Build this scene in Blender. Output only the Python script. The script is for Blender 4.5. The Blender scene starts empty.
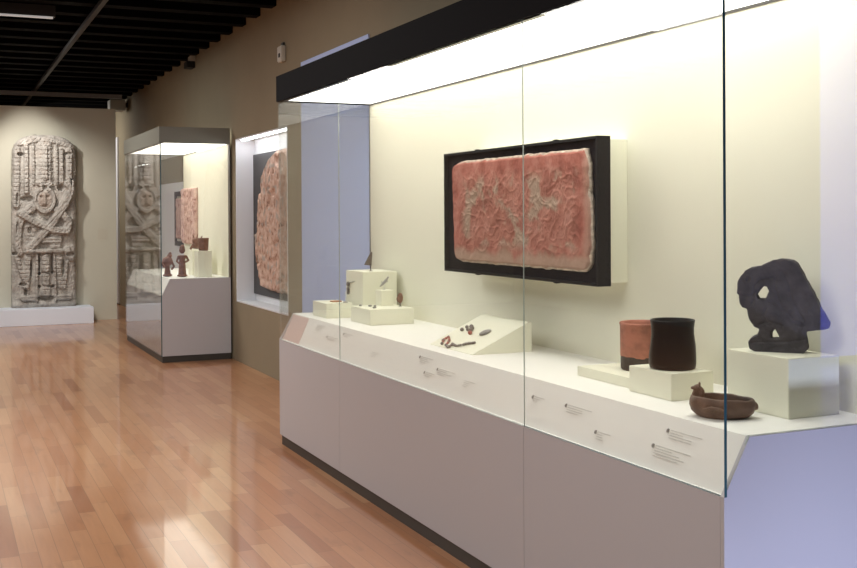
import bpy, bmesh, math, random
from mathutils import Vector, noise, Matrix
import numpy as np
random.seed(7)
C = bpy.context.scene
# ------------------------------------------------------------------ camera
FPX, CYP, EYE = 1095.0217, 221.1448, 1.55
F = Vector((0.40967, 0.91221, -0.00653)); R = Vector((0.9122, -0.40971, -0.00573)); U = Vector((0.0079, 0.00361, 0.99996))
cam = bpy.data.cameras.new('camera'); camo = bpy.data.objects.new('camera', cam); C.collection.objects.link(camo)
camo.matrix_world = Matrix(((R.x, U.x, -F.x, 0), (R.y, U.y, -F.y, 0), (R.z, U.z, -F.z, EYE), (0, 0, 0, 1)))
cam.sensor_width = 36; cam.lens = FPX * 36 / 857; cam.shift_y = (CYP - 284) / 857; cam.clip_start = .05; cam.clip_end = 100
C.camera = camo
# ------------------------------------------------------------------ world, lights, exposure
w = bpy.data.worlds.new('world'); C.world = w; w.use_nodes = True
w.node_tree.nodes['Background'].inputs[0].default_value = (.9, .95, 1, 1); w.node_tree.nodes['Background'].inputs[1].default_value = .02
C.view_settings.view_transform = 'Standard'; C.view_settings.look = 'None'; C.view_settings.exposure = 0; C.view_settings.gamma = 1
C.view_settings.use_curve_mapping = False
CASE_L, SMALL_L, NICHE_L, NICHE2_L, ASSUMED_WINDOW_L = 4.0, 3.0, 20.0, 2.2, 2.6
def area(name, loc, target, sx, sy, power, col, spread=180):
    l = bpy.data.lights.new(name, 'AREA'); l.shape = 'RECTANGLE'; l.size = sx; l.size_y = sy; l.energy = power; l.color = col; l.spread = math.radians(spread)
    o = bpy.data.objects.new(name, l); C.collection.objects.link(o); o.location = loc
    o.rotation_euler = (Vector(target) - Vector(loc)).to_track_quat('-Z', 'Y').to_euler(); return o
def spot(name, loc, target, power, col, ang, blend=.8, r=.06):
    l = bpy.data.lights.new(name, 'SPOT'); l.energy = power; l.color = col; l.spot_size = math.radians(ang); l.spot_blend = blend; l.shadow_soft_size = r
    o = bpy.data.objects.new(name, l); C.collection.objects.link(o); o.location = loc
    o.rotation_euler = (Vector(target) - Vector(loc)).to_track_quat('-Z', 'Y').to_euler(); return o
WARM = (1, .87, .70)
area('assumed_ceiling_light_near', (-.8, 2.5, 3.38), (-.8, 2.5, 0), 2.4, 2.2, 105, (1, .97, .95))  # this and the next two: unseen ceiling lamps, assumed for the room's light
area('assumed_ceiling_light_middle', (-.6, 8, 3.38), (-.4, 8, 0), 1.4, 3.0, 135, (1, .97, .95))
area('assumed_ceiling_light_far', (-.2, 13, 3.38), (0, 13, 0), 1.4, 2.4, 105, (1, .95, .90))
spot('assumed_stele_spot', (.55, 15.2, 3.38), (1.45, 16.9, 1.5), 190, (1, .96, .9), 70)  # these two spots are unseen, assumed from the bright far wall
spot('assumed_stele_spot_left', (1.1, 15.9, 3.38), (1.25, 16.9, 2.5), 34, (1, .95, .88), 60)
area('added_blue_fill', (2.50, 1.45, .10), (2.5, 2.6, .85), .5, .25, 12.5, (.60, .68, 1.0), 150)  # added unseen lamp, only to tint the near end panel blue
area('added_passage_light', (1.4, 19.6, 3.3), (2.3, 20, 1), .8, .8, 45, (1, .96, .9))  # added unseen lamp, lights the dark gap past the far wall's end
# ------------------------------------------------------------------ helpers
col = C.collection
def mat(name, base, rough=.6, metal=0, emis=None, es=0, noise_amt=0, nscale=20, bump=0, bscale=60, spec=.5, coat=0):
    m = bpy.data.materials.new(name); m.use_nodes = True; nt = m.node_tree; b = nt.nodes['Principled BSDF']
    b.inputs['Base Color'].default_value = (*base, 1); b.inputs['Roughness'].default_value = rough; b.inputs['Metallic'].default_value = metal
    b.inputs['Specular IOR Level'].default_value = spec; b.inputs['Coat Weight'].default_value = coat
    if emis: b.inputs['Emission Color'].default_value = (*emis, 1); b.inputs['Emission Strength'].default_value = es
    tc = nt.nodes.new('ShaderNodeTexCoord')
    if noise_amt:
        n = nt.nodes.new('ShaderNodeTexNoise'); n.inputs['Scale'].default_value = nscale; n.inputs['Detail'].default_value = 6
        r = nt.nodes.new('ShaderNodeValToRGB'); r.color_ramp.elements[0].position = .3; r.color_ramp.elements[1].position = .7
        r.color_ramp.elements[0].color = (*[c * (1 - noise_amt) for c in base], 1); r.color_ramp.elements[1].color = (*[min(1, c * (1 + noise_amt)) for c in base], 1)
        nt.links.new(tc.outputs['Object'], n.inputs['Vector']); nt.links.new(n.outputs['Fac'], r.inputs[0]); nt.links.new(r.outputs[0], b.inputs['Base Color'])
    if bump:
        n2 = nt.nodes.new('ShaderNodeTexNoise'); n2.inputs['Scale'].default_value = bscale; n2.inputs['Detail'].default_value = 8
        bp = nt.nodes.new('ShaderNodeBump'); bp.inputs['Strength'].default_value = bump; bp.inputs['Distance'].default_value = .01
        nt.links.new(tc.outputs['Object'], n2.inputs['Vector']); nt.links.new(n2.outputs['Fac'], bp.inputs['Height']); nt.links.new(bp.outputs[0], b.inputs['Normal'])
    return m
def glass_mat(name, tint=(.985, .993, .987), ior=1.5):
    m = bpy.data.materials.new(name); m.use_nodes = True; nt = m.node_tree; nt.nodes.clear()
    o = nt.nodes.new('ShaderNodeOutputMaterial'); mx = nt.nodes.new('ShaderNodeMixShader'); fr = nt.nodes.new('ShaderNodeFresnel'); fr.inputs['IOR'].default_value = ior
    tr = nt.nodes.new('ShaderNodeBsdfTransparent'); tr.inputs[0].default_value = (*tint, 1)
    gl = nt.nodes.new('ShaderNodeBsdfGlossy'); gl.inputs['Roughness'].default_value = 0
    g = nt.nodes.new('ShaderNodeNewGeometry')
    # Fresnel of the outer side for both sides of the thin pane: ior inverted on back faces
    mth = nt.nodes.new('ShaderNodeMix'); mth.data_type = 'FLOAT'; mth.inputs[2].default_value = ior; mth.inputs[3].default_value = 1 / ior
    nt.links.new(g.outputs['Backfacing'], mth.inputs[0]); nt.links.new(mth.outputs[0], fr.inputs['IOR'])
    nt.links.new(fr.outputs[0], mx.inputs[0]); nt.links.new(tr.outputs[0], mx.inputs[1]); nt.links.new(gl.outputs[0], mx.inputs[2]); nt.links.new(mx.outputs[0], o.inputs[0])
    return m
def link(name, me, m=None, parent=None, smooth=False):
    o = bpy.data.objects.new(name, me); col.objects.link(o)
    if m is not None:
        for q in (m if isinstance(m, (list, tuple)) else [m]): me.materials.append(q)
    if parent: o.parent = parent
    if smooth:
        for p in me.polygons: p.use_smooth = True
    return o
def tag(o, label, cat, group=None, kind=None):
    o['label'] = label; o['category'] = cat
    if group: o['group'] = group
    if kind: o['kind'] = kind
    return o
def thing(name, label, cat, loc=(0, 0, 0), group=None, rz=0):
    o = bpy.data.objects.new(name, None); col.objects.link(o); o.empty_display_size = .1
    o.location = loc; o.rotation_euler = (0, 0, rz); return tag(o, label, cat, group)
def bx(bm, x0, x1, y0, y1, z0, z1, bev=0):
    r = bmesh.ops.create_cube(bm, size=1)
    for v in r['verts']:
        v.co = Vector(((x0 + x1) / 2 + v.co.x * (x1 - x0), (y0 + y1) / 2 + v.co.y * (y1 - y0), (z0 + z1) / 2 + v.co.z * (z1 - z0)))
    if bev:
        es = list({e for v in r['verts'] for e in v.link_edges}); bmesh.ops.bevel(bm, geom=es, offset=bev, segments=2, affect='EDGES')
def box(name, m, x0, x1, y0, y1, z0, z1, parent=None, bev=0):
    """box in world coordinates; the parent, if any, is an unrotated Empty"""
    bm = bmesh.new(); o = parent.location if parent else Vector((0, 0, 0))
    bx(bm, x0 - o.x, x1 - o.x, y0 - o.y, y1 - o.y, z0 - o.z, z1 - o.z, bev)
    me = bpy.data.meshes.new(name); bm.to_mesh(me); bm.free(); return link(name, me, m, parent)
def struct(name, m, *a, **k):
    o = box(name, m, *a, **k); o['kind'] = 'structure'; return o
def prism(bm, pts, y0, y1):
    """xz polygon extruded along y"""
    a = [bm.verts.new((x, y0, z)) for x, z in pts]; b = [bm.verts.new((x, y1, z)) for x, z in pts]
    bm.faces.new(a); bm.faces.new(b[::-1]); n = len(a)
    for i in range(n): bm.faces.new((a[i], b[i], b[(i + 1) % n], a[(i + 1) % n]))
    bmesh.ops.recalc_face_normals(bm, faces=bm.faces)
def prism_obj(name, m, pts, y0, y1, parent):
    o = parent.location; bm = bmesh.new(); prism(bm, [(x - o.x, z - o.z) for x, z in pts], y0 - o.y, y1 - o.y)
    me = bpy.data.meshes.new(name); bm.to_mesh(me); bm.free(); return link(name, me, m, parent)
def lathe_mesh(name, prof, n=64):
    bm = bmesh.new(); rings = []
    for r, z in prof:
        if r < 1e-6: rings.append([bm.verts.new((0, 0, z))])
        else: rings.append([bm.verts.new((r * math.cos(2 * math.pi * i / n), r * math.sin(2 * math.pi * i / n), z)) for i in range(n)])
    for a, b in zip(rings, rings[1:]):
        for i in range(n):
            j = (i + 1) % n
            if len(a) == 1 and len(b) == 1: continue
            if len(a) == 1: bm.faces.new((a[0], b[j], b[i]))
            elif len(b) == 1: bm.faces.new((a[i], a[j], b[0]))
            else: bm.faces.new((a[i], a[j], b[j], b[i]))
    bmesh.ops.recalc_face_normals(bm, faces=bm.faces)
    me = bpy.data.meshes.new(name); bm.to_mesh(me); bm.free(); return me
def tube(bm, pts, rads, n=10):
    pts = [Vector(p) for p in pts]; rings = []
    for i, p in enumerate(pts):
        t = (pts[min(i + 1, len(pts) - 1)] - pts[max(i - 1, 0)]).normalized()
        a = t.orthogonal().normalized() if i == 0 else (pa - t * pa.dot(t)).normalized(); pa = a; b = t.cross(a)
        r = rads[i] if isinstance(rads, (list, tuple)) else rads
        rings.append([bm.verts.new(p + (a * math.cos(2 * math.pi * k / n) + b * math.sin(2 * math.pi * k / n)) * r) for k in range(n)])
    for a, b in zip(rings, rings[1:]):
        for k in range(n): bm.faces.new((a[k], a[(k + 1) % n], b[(k + 1) % n], b[k]))
    bm.faces.new(rings[0][::-1]); bm.faces.new(rings[-1])
def ball(bm, c, r, sub=2):
    q = bmesh.ops.create_icosphere(bm, subdivisions=sub, radius=1)
    r = r if isinstance(r, (tuple, list)) else (r, r, r)
    for v in q['verts']: v.co = Vector((c[0] + v.co.x * r[0], c[1] + v.co.y * r[1], c[2] + v.co.z * r[2]))
def remesh(name, bm, voxel, m, parent=None, disp=None, smooth_it=3):
    """fuse overlapping shapes into one continuous carved surface"""
    bmesh.ops.recalc_face_normals(bm, faces=bm.faces)
    me = bpy.data.meshes.new(name + '_raw'); bm.to_mesh(me); bm.free(); t = bpy.data.objects.new('tmp', me); col.objects.link(t)
    md = t.modifiers.new('r', 'REMESH'); md.mode = 'VOXEL'; md.voxel_size = voxel
    if smooth_it: s = t.modifiers.new('s', 'SMOOTH'); s.iterations = smooth_it; s.factor = .5
    dg = bpy.context.evaluated_depsgraph_get(); dg.update(); out = bpy.data.meshes.new_from_object(t.evaluated_get(dg)); out.name = name
    bpy.data.objects.remove(t); bpy.data.meshes.remove(me)
    if disp:
        ns = [v.normal.copy() for v in out.vertices]
        for v, nn in zip(out.vertices, ns): v.co += nn * disp(v.co, nn)
    return link(name, out, m, parent, True)
def unpix(x, y, n, p0):
    """photo sight line met with the plane through p0 with normal n"""
    d = F + R * ((x - 428.5) / FPX) - U * ((y - CYP) / FPX); o = Vector((0, 0, EYE)); return o + d * ((Vector(p0) - o).dot(n) / d.dot(n))
# ------------------------------------------------------------------ materials
M = {}
M['tan'] = mat('tan_wall_paint', (.285, .235, .155), .85, noise_amt=.03, nscale=3, bump=.05, bscale=200)
M['cream_wall'] = mat('cream_wall_paint', (.54, .52, .43), .85, noise_amt=.03, nscale=2, bump=.05, bscale=200)
M['neutral'] = mat('grey_wall_paint', (.42, .39, .36), .85)
M['black_ceiling'] = mat('black_ceiling_paint', (.003, .003, .003), .8, spec=.1)
M['beam'] = mat('black_beam_paint', (.0015, .0015, .0015), .8, spec=.06)
M['conduit'] = mat('dark_conduit', (.012, .011, .010), .6)
M['white'] = mat('white_paint', (.80, .81, .84), .5)
M['panel_blue_lit'] = mat('painted_blue_light_panel', (.50, .61, .95), .6)  # blue light on the panel is put into its base colour
M['cream'] = mat('cream_lining', (.815, .80, .665), .75, noise_amt=.015, nscale=2)
M['cream_block'] = mat('cream_block_paint', (.85, .84, .69), .65)
M['deck'] = mat('white_deck', (.90, .895, .85), .6)
M['apron'] = mat('grey_lavender_panel', (.51, .50, .52), .34, spec=.4)
M['kick'] = mat('dark_plinth', (.045, .04, .034), .5)
M['canopy_black'] = mat('black_canopy', (.006, .005, .006), .7, spec=.05)
M['canopy_grey'] = mat('grey_canopy', (.24, .245, .21), .5, spec=.3)
M['steel'] = mat('brushed_metal', (.42, .41, .38), .35, metal=.8)
M['glass'] = glass_mat('clear_glass')
M['edge'] = mat('teal_glass_edge', (.035, .10, .12), .2, spec=.5)
M['seam'] = mat('pale_glass_edge', (.40, .45, .43), .3)
M['lamp'] = mat('diffuser_lit', (.9, .9, .85), .5, emis=(1, .985, .92), es=CASE_L)
M['lamp_small'] = mat('diffuser_lit_small', (.9, .9, .85), .5, emis=(1, .975, .88), es=SMALL_L)
M['assumed_lamp_niche'] = mat('assumed_niche_lamp', (.9, .9, .9), .5, emis=(.95, .98, 1), es=NICHE_L)
M['assumed_lamp_niche2'] = mat('wall_wash_lamp', (.9, .9, .9), .5, emis=(.95, .98, 1), es=NICHE2_L)
M['ink'] = mat('grey_ink', (.30, .295, .28), .8); M['ink_light'] = mat('pale_grey_ink', (.60, .595, .56), .8)
M['pink_reflection'] = mat('painted_pink_reflection', (.72, .56, .52), .6)  # pink of a reflection in the front glass, put into the colour
M['black_frame'] = mat('black_frame', (.006, .0055, .007), .5, spec=.2)
M['frame_board'] = mat('charcoal_mount_board', (.014, .012, .016), .9, spec=.1)
M['grey_board'] = mat('dark_grey_board', (.075, .075, .08), .7)
M['plastic'] = mat('off_white_plastic', (.6, .57, .5), .5)
M['black_clay'] = mat('burnished_black_clay', (.0045, .004, .005), .28, spec=.08, noise_amt=.3, nscale=30, bump=.06, bscale=40)
M['brown_clay'] = mat('brown_clay', (.12, .07, .048), .6, noise_amt=.6, nscale=14, bump=.25, bscale=50)
M['dark_metal_relic'] = mat('dark_bronze_relic', (.10, .075, .06), .6, noise_amt=.3, nscale=60)
M['silver_relic'] = mat('grey_stone_relic', (.28, .27, .25), .6, noise_amt=.3, nscale=80)
M['orange_clay'] = mat('orange_clay', (.45, .2, .09), .7, noise_amt=.2, nscale=60)
M['red_bead'] = mat('coral_bead', (.42, .13, .10), .5); M['grey_bead'] = mat('grey_bead', (.20, .175, .16), .5)
M['pin'] = mat('clear_rod', (.7, .72, .7), .2)
M['basalt'] = mat('dark_basalt', (.088, .080, .088), .85, spec=.25, noise_amt=.30, nscale=22, bump=.5, bscale=90)
M['fig_clay'] = mat('red_brown_clay', (.20, .09, .055), .6, noise_amt=.3, nscale=25, bump=.2)
def ramp_mat(name, stops, scale, detail=8, rough=.85, bump=.4, bscale=40, second=None, dist=.01):
    m = bpy.data.materials.new(name); m.use_nodes = True; nt = m.node_tree; b = nt.nodes['Principled BSDF']; b.inputs['Roughness'].default_value = rough
    b.inputs['Specular IOR Level'].default_value = .25
    tc = nt.nodes.new('ShaderNodeTexCoord'); n = nt.nodes.new('ShaderNodeTexNoise'); n.inputs['Scale'].default_value = scale; n.inputs['Detail'].default_value = detail; n.inputs['Roughness'].default_value = .62
    r = nt.nodes.new('ShaderNodeValToRGB'); els = r.color_ramp.elements
    while len(els) < len(stops): els.new(.5)
    for e, (p, c) in zip(els, stops): e.position = p; e.color = (*c, 1)
    nt.links.new(tc.outputs['Object'], n.inputs['Vector']); nt.links.new(n.outputs['Fac'], r.inputs[0]); out = r.outputs[0]
    at = nt.nodes.new('ShaderNodeAttribute'); at.attribute_name = 'tone'
    mx = nt.nodes.new('ShaderNodeMix'); mx.data_type = 'RGBA'; mx.inputs[7].default_value = (*(second or (.4, .2, .14)), 1)
    nt.links.new(at.outputs['Fac'], mx.inputs[0]); nt.links.new(out, mx.inputs[6]); nt.links.new(mx.outputs[2], b.inputs['Base Color'])
    n2 = nt.nodes.new('ShaderNodeTexNoise'); n2.inputs['Scale'].default_value = bscale; n2.inputs['Detail'].default_value = 8
    bp = nt.nodes.new('ShaderNodeBump'); bp.inputs['Strength'].default_value = bump; bp.inputs['Distance'].default_value = dist
    nt.links.new(tc.outputs['Object'], n2.inputs['Vector']); nt.links.new(n2.outputs['Fac'], bp.inputs['Height']); nt.links.new(bp.outputs[0], b.inputs['Normal'])
    return m
M['limestone'] = ramp_mat('weathered_limestone', [(.3, (.26, .235, .21)), (.5, (.42, .39, .355)), (.7, (.54, .51, .465))], 9, bump=.3, bscale=25, second=(.40, .27, .20))
M['red_stucco'] = ramp_mat('red_painted_stucco', [(.34, (.29, .08, .06)), (.50, (.46, .165, .125)), (.66, (.56, .26, .21))], 9, bump=.35, bscale=50, second=(.46, .34, .26))
M['pink_stone'] = ramp_mat('pink_stone', [(.36, (.24, .13, .09)), (.43, (.52, .33, .25)), (.65, (.68, .51, .42))], 12, bump=.4, bscale=30, second=(.4, .36, .32))
M['pale_pink'] = ramp_mat('pale_pink_stone', [(.34, (.30, .15, .13)), (.45, (.55, .36, .31)), (.7, (.66, .48, .42))], 14, bump=.4, bscale=40, second=(.66, .6, .52))
# wooden floor: strips along the hall
def floor_mat():
    m = bpy.data.materials.new('maple_strip_floor'); m.use_nodes = True; nt = m.node_tree; b = nt.nodes['Principled BSDF']; L = nt.links.new
    g = nt.nodes.new('ShaderNodeNewGeometry'); s = nt.nodes.new('ShaderNodeSeparateXYZ'); L(g.outputs['Position'], s.inputs[0])
    def mt(op, a, c=None):
        q = nt.nodes.new('ShaderNodeMath'); q.operation = op
        for i, v in enumerate((a, c)):
            if v is None: continue
            if isinstance(v, (int, float)): q.inputs[i].default_value = v
            else: L(v, q.inputs[i])
        return q.outputs[0]
    W, LEN = .083, .95
    xs = mt('DIVIDE', s.outputs[0], W); row = mt('FLOOR', xs); fx = mt('FRACT', xs)
    wn = nt.nodes.new('ShaderNodeTexWhiteNoise'); wn.noise_dimensions = '1D'; L(row, wn.inputs['W'])
    wl = nt.nodes.new('ShaderNodeTexWhiteNoise'); wl.noise_dimensions = '1D'; L(mt('ADD', row, 57.3), wl.inputs['W'])
    ln = mt('ADD', mt('MULTIPLY', wl.outputs[0], .55), .55)
    ys = mt('ADD', mt('DIVIDE', s.outputs[1], ln), mt('MULTIPLY', wn.outputs[0], 17.0)); seg = mt('FLOOR', ys); fy = mt('FRACT', ys)
    cb = nt.nodes.new('ShaderNodeCombineXYZ'); L(row, cb.inputs[0]); L(seg, cb.inputs[1])
    w2 = nt.nodes.new('ShaderNodeTexWhiteNoise'); w2.noise_dimensions = '2D'; L(cb.outputs[0], w2.inputs['Vector'])
    r = nt.nodes.new('ShaderNodeValToRGB'); els = r.color_ramp.elements
    for k in range(3): els.new(.5)
    for e, (p, c) in zip(els, [(0, (.38, .14, .055)), (.07, (.45, .185, .078)), (.35, (.51, .225, .10)), (.8, (.54, .255, .12)), (1, (.60, .305, .15))]): e.position = p; e.color = (*c, 1)
    L(w2.outputs[0], r.inputs[0])
    # grain stretched along the board, and knots
    mp = nt.nodes.new('ShaderNodeVectorMath'); mp.operation = 'MULTIPLY'; mp.inputs[1].default_value = (60, 3.5, 1); L(g.outputs['Position'], mp.inputs[0])
    ad = nt.nodes.new('ShaderNodeVectorMath'); ad.operation = 'ADD'; sc = nt.nodes.new('ShaderNodeVectorMath'); sc.operation = 'SCALE'; sc.inputs[3].default_value = 9.0
    L(w2.outputs[1], sc.inputs[0]); L(mp.outputs[0], ad.inputs[0]); L(sc.outputs[0], ad.inputs[1])
    n = nt.nodes.new('ShaderNodeTexNoise'); n.inputs['Scale'].default_value = 1; n.inputs['Detail'].default_value = 5; L(ad.outputs[0], n.inputs['Vector'])
    mp2 = nt.nodes.new('ShaderNodeVectorMath'); mp2.operation = 'MULTIPLY'; mp2.inputs[1].default_value = (11, 3.2, 1); L(g.outputs['Position'], mp2.inputs[0])
    k = nt.nodes.new('ShaderNodeTexNoise'); k.inputs['Scale'].default_value = 1; k.inputs['Detail'].default_value = 3; L(mp2.outputs[0], k.inputs['Vector'])
    f = mt('ADD', mt('MULTIPLY', n.outputs[0], .22), .89)
    kr = nt.nodes.new('ShaderNodeMapRange'); kr.inputs[1].default_value = .26; kr.inputs[2].default_value = .40; kr.inputs[3].default_value = .80; kr.inputs[4].default_value = 1; L(k.outputs[0], kr.inputs[0])
    f = mt('MULTIPLY', f, kr.outputs[0])
    # seams
    ex = mt('MULTIPLY', mt('MINIMUM', fx, mt('SUBTRACT', 1, fx)), W); ey = mt('MULTIPLY', mt('MINIMUM', fy, mt('SUBTRACT', 1, fy)), ln)
    e = mt('MINIMUM', ex, ey); sm = nt.nodes.new('ShaderNodeMapRange'); sm.inputs[1].default_value = .0006; sm.inputs[2].default_value = .0022; sm.inputs[3].default_value = .62; sm.inputs[4].default_value = 1; L(e, sm.inputs[0])
    f = mt('MULTIPLY', f, sm.outputs[0])
    mu = nt.nodes.new('ShaderNodeVectorMath'); mu.operation = 'SCALE'; L(r.outputs[0], mu.inputs[0]); L(f, mu.inputs[3]); L(mu.outputs[0], b.inputs['Base Color'])
    b.inputs['Roughness'].default_value = .30; b.inputs['Specular IOR Level'].default_value = .5; b.inputs['Coat Weight'].default_value = .6; b.inputs['Coat Roughness'].default_value = .06
    bp = nt.nodes.new('ShaderNodeBump'); bp.inputs['Strength'].default_value = .12; bp.inputs['Distance'].default_value = .003; L(sm.outputs[0], bp.inputs['Height']); L(bp.outputs[0], b.inputs['Normal'])
    return m
M['floor'] = floor_mat()
# ------------------------------------------------------------------ structure
WX = 2.905; HC = 3.52
struct('floor', M['floor'], -5.1, 9.9, -6.1, 24.1, -.12, 0)
struct('ceiling', M['black_ceiling'], -5.1, 9.9, -6.1, 24.1, 3.72, 3.84)
NY0, NY1, NZ0, NZ1, ND = 9.58, 11.45, .632, 2.356, .20
bm = bmesh.new()
bx(bm, WX, WX + .4, 2.55, NY0, 0, 3.72); bx(bm, WX, WX + .4, NY1, 24.0, 0, 3.72); bx(bm, WX, WX + .4, NY0, NY1, 0, NZ0); bx(bm, WX, WX + .4, NY0, NY1, NZ1, 3.72); bx(bm, WX + ND + .012, WX + .4, NY0, NY1, NZ0, NZ1)
me = bpy.data.meshes.new('wall_right'); bm.to_mesh(me); bm.free(); link('wall_right', me, M['tan'])['kind'] = 'structure'
t_ = .012; bm = bmesh.new()   # white lining of the niche
bx(bm, WX - .004, WX + ND, NY1 - t_, NY1, NZ0, NZ1); bx(bm, WX - .004, WX + ND, NY0, NY0 + t_, NZ0, NZ1)
bx(bm, WX - .004, WX + ND, NY0 + t_, NY1 - t_, NZ0, NZ0 + t_); bx(bm, WX - .004, WX + ND, NY0 + t_, NY1 - t_, NZ1 - t_, NZ1); bx(bm, WX + ND, WX + ND + t_, NY0, NY1, NZ0, NZ1)
me = bpy.data.meshes.new('trim_1'); bm.to_mesh(me); bm.free(); link('trim_1', me, M['white'])['kind'] = 'structure'
struct('wall_far', M['cream_wall'], -5.0, 2.458, 16.9, 17.15, 0, 3.148)
struct('wall_back', M['tan'], -5.0, 3.3, 24.0, 24.1, 0, 3.72)
struct('wall_left', M['neutral'], -5.1, -5.0, -6.0, 24.0, 0, 3.72)
struct('wall_corner', M['neutral'], 3.305, 9.8, 2.55, 2.7, 0, 3.72)
struct('wall_side', M['neutral'], 9.8, 9.9, -6.0, 2.7, 0, 3.72)
bm = bmesh.new(); WY = -3.4   # wall behind the camera with the opening of the assumed tall window
WN0, WN1 = 8.24, 8.84
bx(bm, -5, WN0, WY - .15, WY, 0, 3.72); bx(bm, WN1, 9.8, WY - .15, WY, 0, 3.72); bx(bm, WN0, WN1, WY - .15, WY, 0, .04)
me = bpy.data.meshes.new('wall_near'); bm.to_mesh(me); bm.free(); link('wall_near', me, M['neutral'])['kind'] = 'structure'
M['assumed_blue'] = mat('assumed_window_glow', (.1, .15, .5), .5, emis=(.14, .17, 1.0), es=ASSUMED_WINDOW_L)  # unseen blue source, assumed; tuned for the blue reflection in the end glass
struct('assumed_window_1', M['assumed_blue'], WN0, WN1, WY - .11, WY - .09, .04, 3.71)  # assumed window out of view, placed and sized to give that reflection
for i, y in enumerate(np.arange(-5.5, 23.9, .55)):
    struct('trim_%d' % (i + 2), M['beam'], -5.0, WX, y, y + .16, 3.50, 3.72)
# ceiling services
o = tag(box('ceiling_conduit', M['conduit'], 1.33, 1.375, -3, 23.5, 3.42, 3.46), 'long thin grey conduit running down the dark ceiling', 'conduit')
o = thing('track_light', 'short lit ceiling batten at the top left corner', 'lamp', (.3, 10.72, 3.42))
box('housing', M['conduit'], -.5, 1.02, 10.68, 10.76, 3.40, 3.50, o)
box('tube', mat('dim_tube', (.5, .5, .5), .4, emis=(1, .98, .95), es=.28), -.48, 1.0, 10.70, 10.74, 3.385, 3.40, o)
o = tag(box('ceiling_pipe', mat('grey_pipe_paint', (.22, .21, .2), .5), -4.9, 2.6, 17.2, 17.26, 3.34, 3.40), 'horizontal grey pipe crossing the black ceiling just above the stone slab wall', 'pipe')
# small things on the wall
o = thing('wall_sensor', 'small off-white box sensor high on the wall above the lit niche', 'sensor', (WX, 9.67, 3.03))
box('housing', M['plastic'], WX - .045, WX, 9.60, 9.74, 2.945, 3.09, o, .008)
box('lens', M['kick'], WX - .052, WX - .045, 9.645, 9.68, 2.985, 3.02, o); box('bracket', M['kick'], WX - .02, WX, 9.64, 9.70, 3.09, 3.12, o)
o = thing('security_camera', 'grey camera box high up where the wall runs behind the stone slab wall', 'camera', (WX, 18.6, 3.3))
box('housing', M['plastic'], WX - .30, WX - .05, 18.5, 18.8, 3.28, 3.46, o, .01); box('bracket', M['kick'], WX - .05, WX, 18.6, 18.7, 3.34, 3.42, o)
o = thing('wall_speaker', 'tiny dark box high on the wall above the smaller display case', 'speaker', (WX, 13.5, 3.4))
box('housing', M['conduit'], WX - .10, WX, 13.42, 13.62, 3.36, 3.44, o, .006); box('bracket', M['plastic'], WX - .06, WX, 13.40, 13.56, 3.44, 3.50, o)
# panels on the right wall
tag(box('wall_panel', M['panel_blue_lit'], WX - .012, WX, 7.50, 9.13, .02, 2.872), 'tall wall panel with painted blue light directly beyond the large display case', 'panel')
tag(box('wall_panel', M['white'], WX - .01, WX, 14.0, 15.85, .72, 1.985), 'white wall panel behind the pink framed relief, seen through the smaller case', 'panel')
tag(box('wall_panel', M['white'], WX - .03, WX + .0, 19.60, 20.6, .02, 2.92), 'narrow white upright panel glimpsed past the end of the stone slab wall', 'panel')
# ------------------------------------------------------------------ display cases
ZP, ZE, ZD, ZFB, ZFT, SL = .068, .71, .881, 2.3135, 2.484, .096
def text_lines(case, bm_d, bm_l, X, y, z, n, wid):
    """small dark number and faint lines lying on the slanted strip (local slope coordinates)"""
def caption(case, a, y, z, rows, wid, dark=True):
    loc = case.location; dx, dz = SL, ZD - ZE; L = math.hypot(dx, dz); up = Vector((dx, 0, dz)) / L; nn = Vector((-dz, 0, dx)) / L
    p = Vector((a + .012 + (SL - .012) * (z - ZE) / (ZD - ZE), y, z)) - loc
    up = Vector((SL - .012, 0, dz)).normalized(); nn = Vector((-up.z, 0, up.x))
    def quad(bm, y0, y1, v0, v1):
        q = []
        for yy, vv in ((y0, v0), (y1, v0), (y1, v1), (y0, v1)): q.append(p + Vector((0, -yy, 0)) + up * vv)
        f = [bm.verts.new(v + nn * .0010) for v in q]; g = [bm.verts.new(v + nn * .0001) for v in q]
        bm.faces.new(f); bm.faces.new(g[::-1])
        for i in range(4): bm.faces.new((f[i], g[i], g[(i + 1) % 4], f[(i + 1) % 4]))
    bm = bmesh.new()
    if dark:   # object symbol
        quad(bm, 0, .010, -.012, .002); quad(bm, -.003, .008, -.009, -.001)
    me = bpy.data.meshes.new('caption_symbol'); bmesh.ops.recalc_face_normals(bm, faces=bm.faces); bm.to_mesh(me); bm.free()
    s_ = link('caption_symbol', me, M['ink'], case)
    bm = bmesh.new(); v = 0
    for r in range(rows):
        y0 = .02; end = wid * (1 if r == 0 else random.uniform(.45, .85))
        while y0 < end:
            wl = random.uniform(.006, .016); quad(bm, y0, y0 + wl, v - .0028, v); y0 += wl + .0028
        v -= .0085
    me = bpy.data.meshes.new('caption_text'); bmesh.ops.recalc_face_normals(bm, faces=bm.faces); bm.to_mesh(me); bm.free()
    t_x = link('caption', me, M['ink_light'], case); s_.parent = t_x
def pane(name, case, x0, x1, y0, y1, z0, z1, edge, near=True, far=True):
    """glass sheet with coloured cut edges"""
    o = box(name, [M['glass'], edge], x0, x1, y0, y1, z0, z1, case); thin = 0 if x1 - x0 < y1 - y0 else 1
    for p in o.data.polygons:
        if abs(p.normal[thin]) < .5: p.material_index = 0 if (abs(p.normal[1]) > .5 and ((p.normal[1] < 0 and not near) or (p.normal[1] > 0 and near is not None and not far))) else 1
    return o
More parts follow.
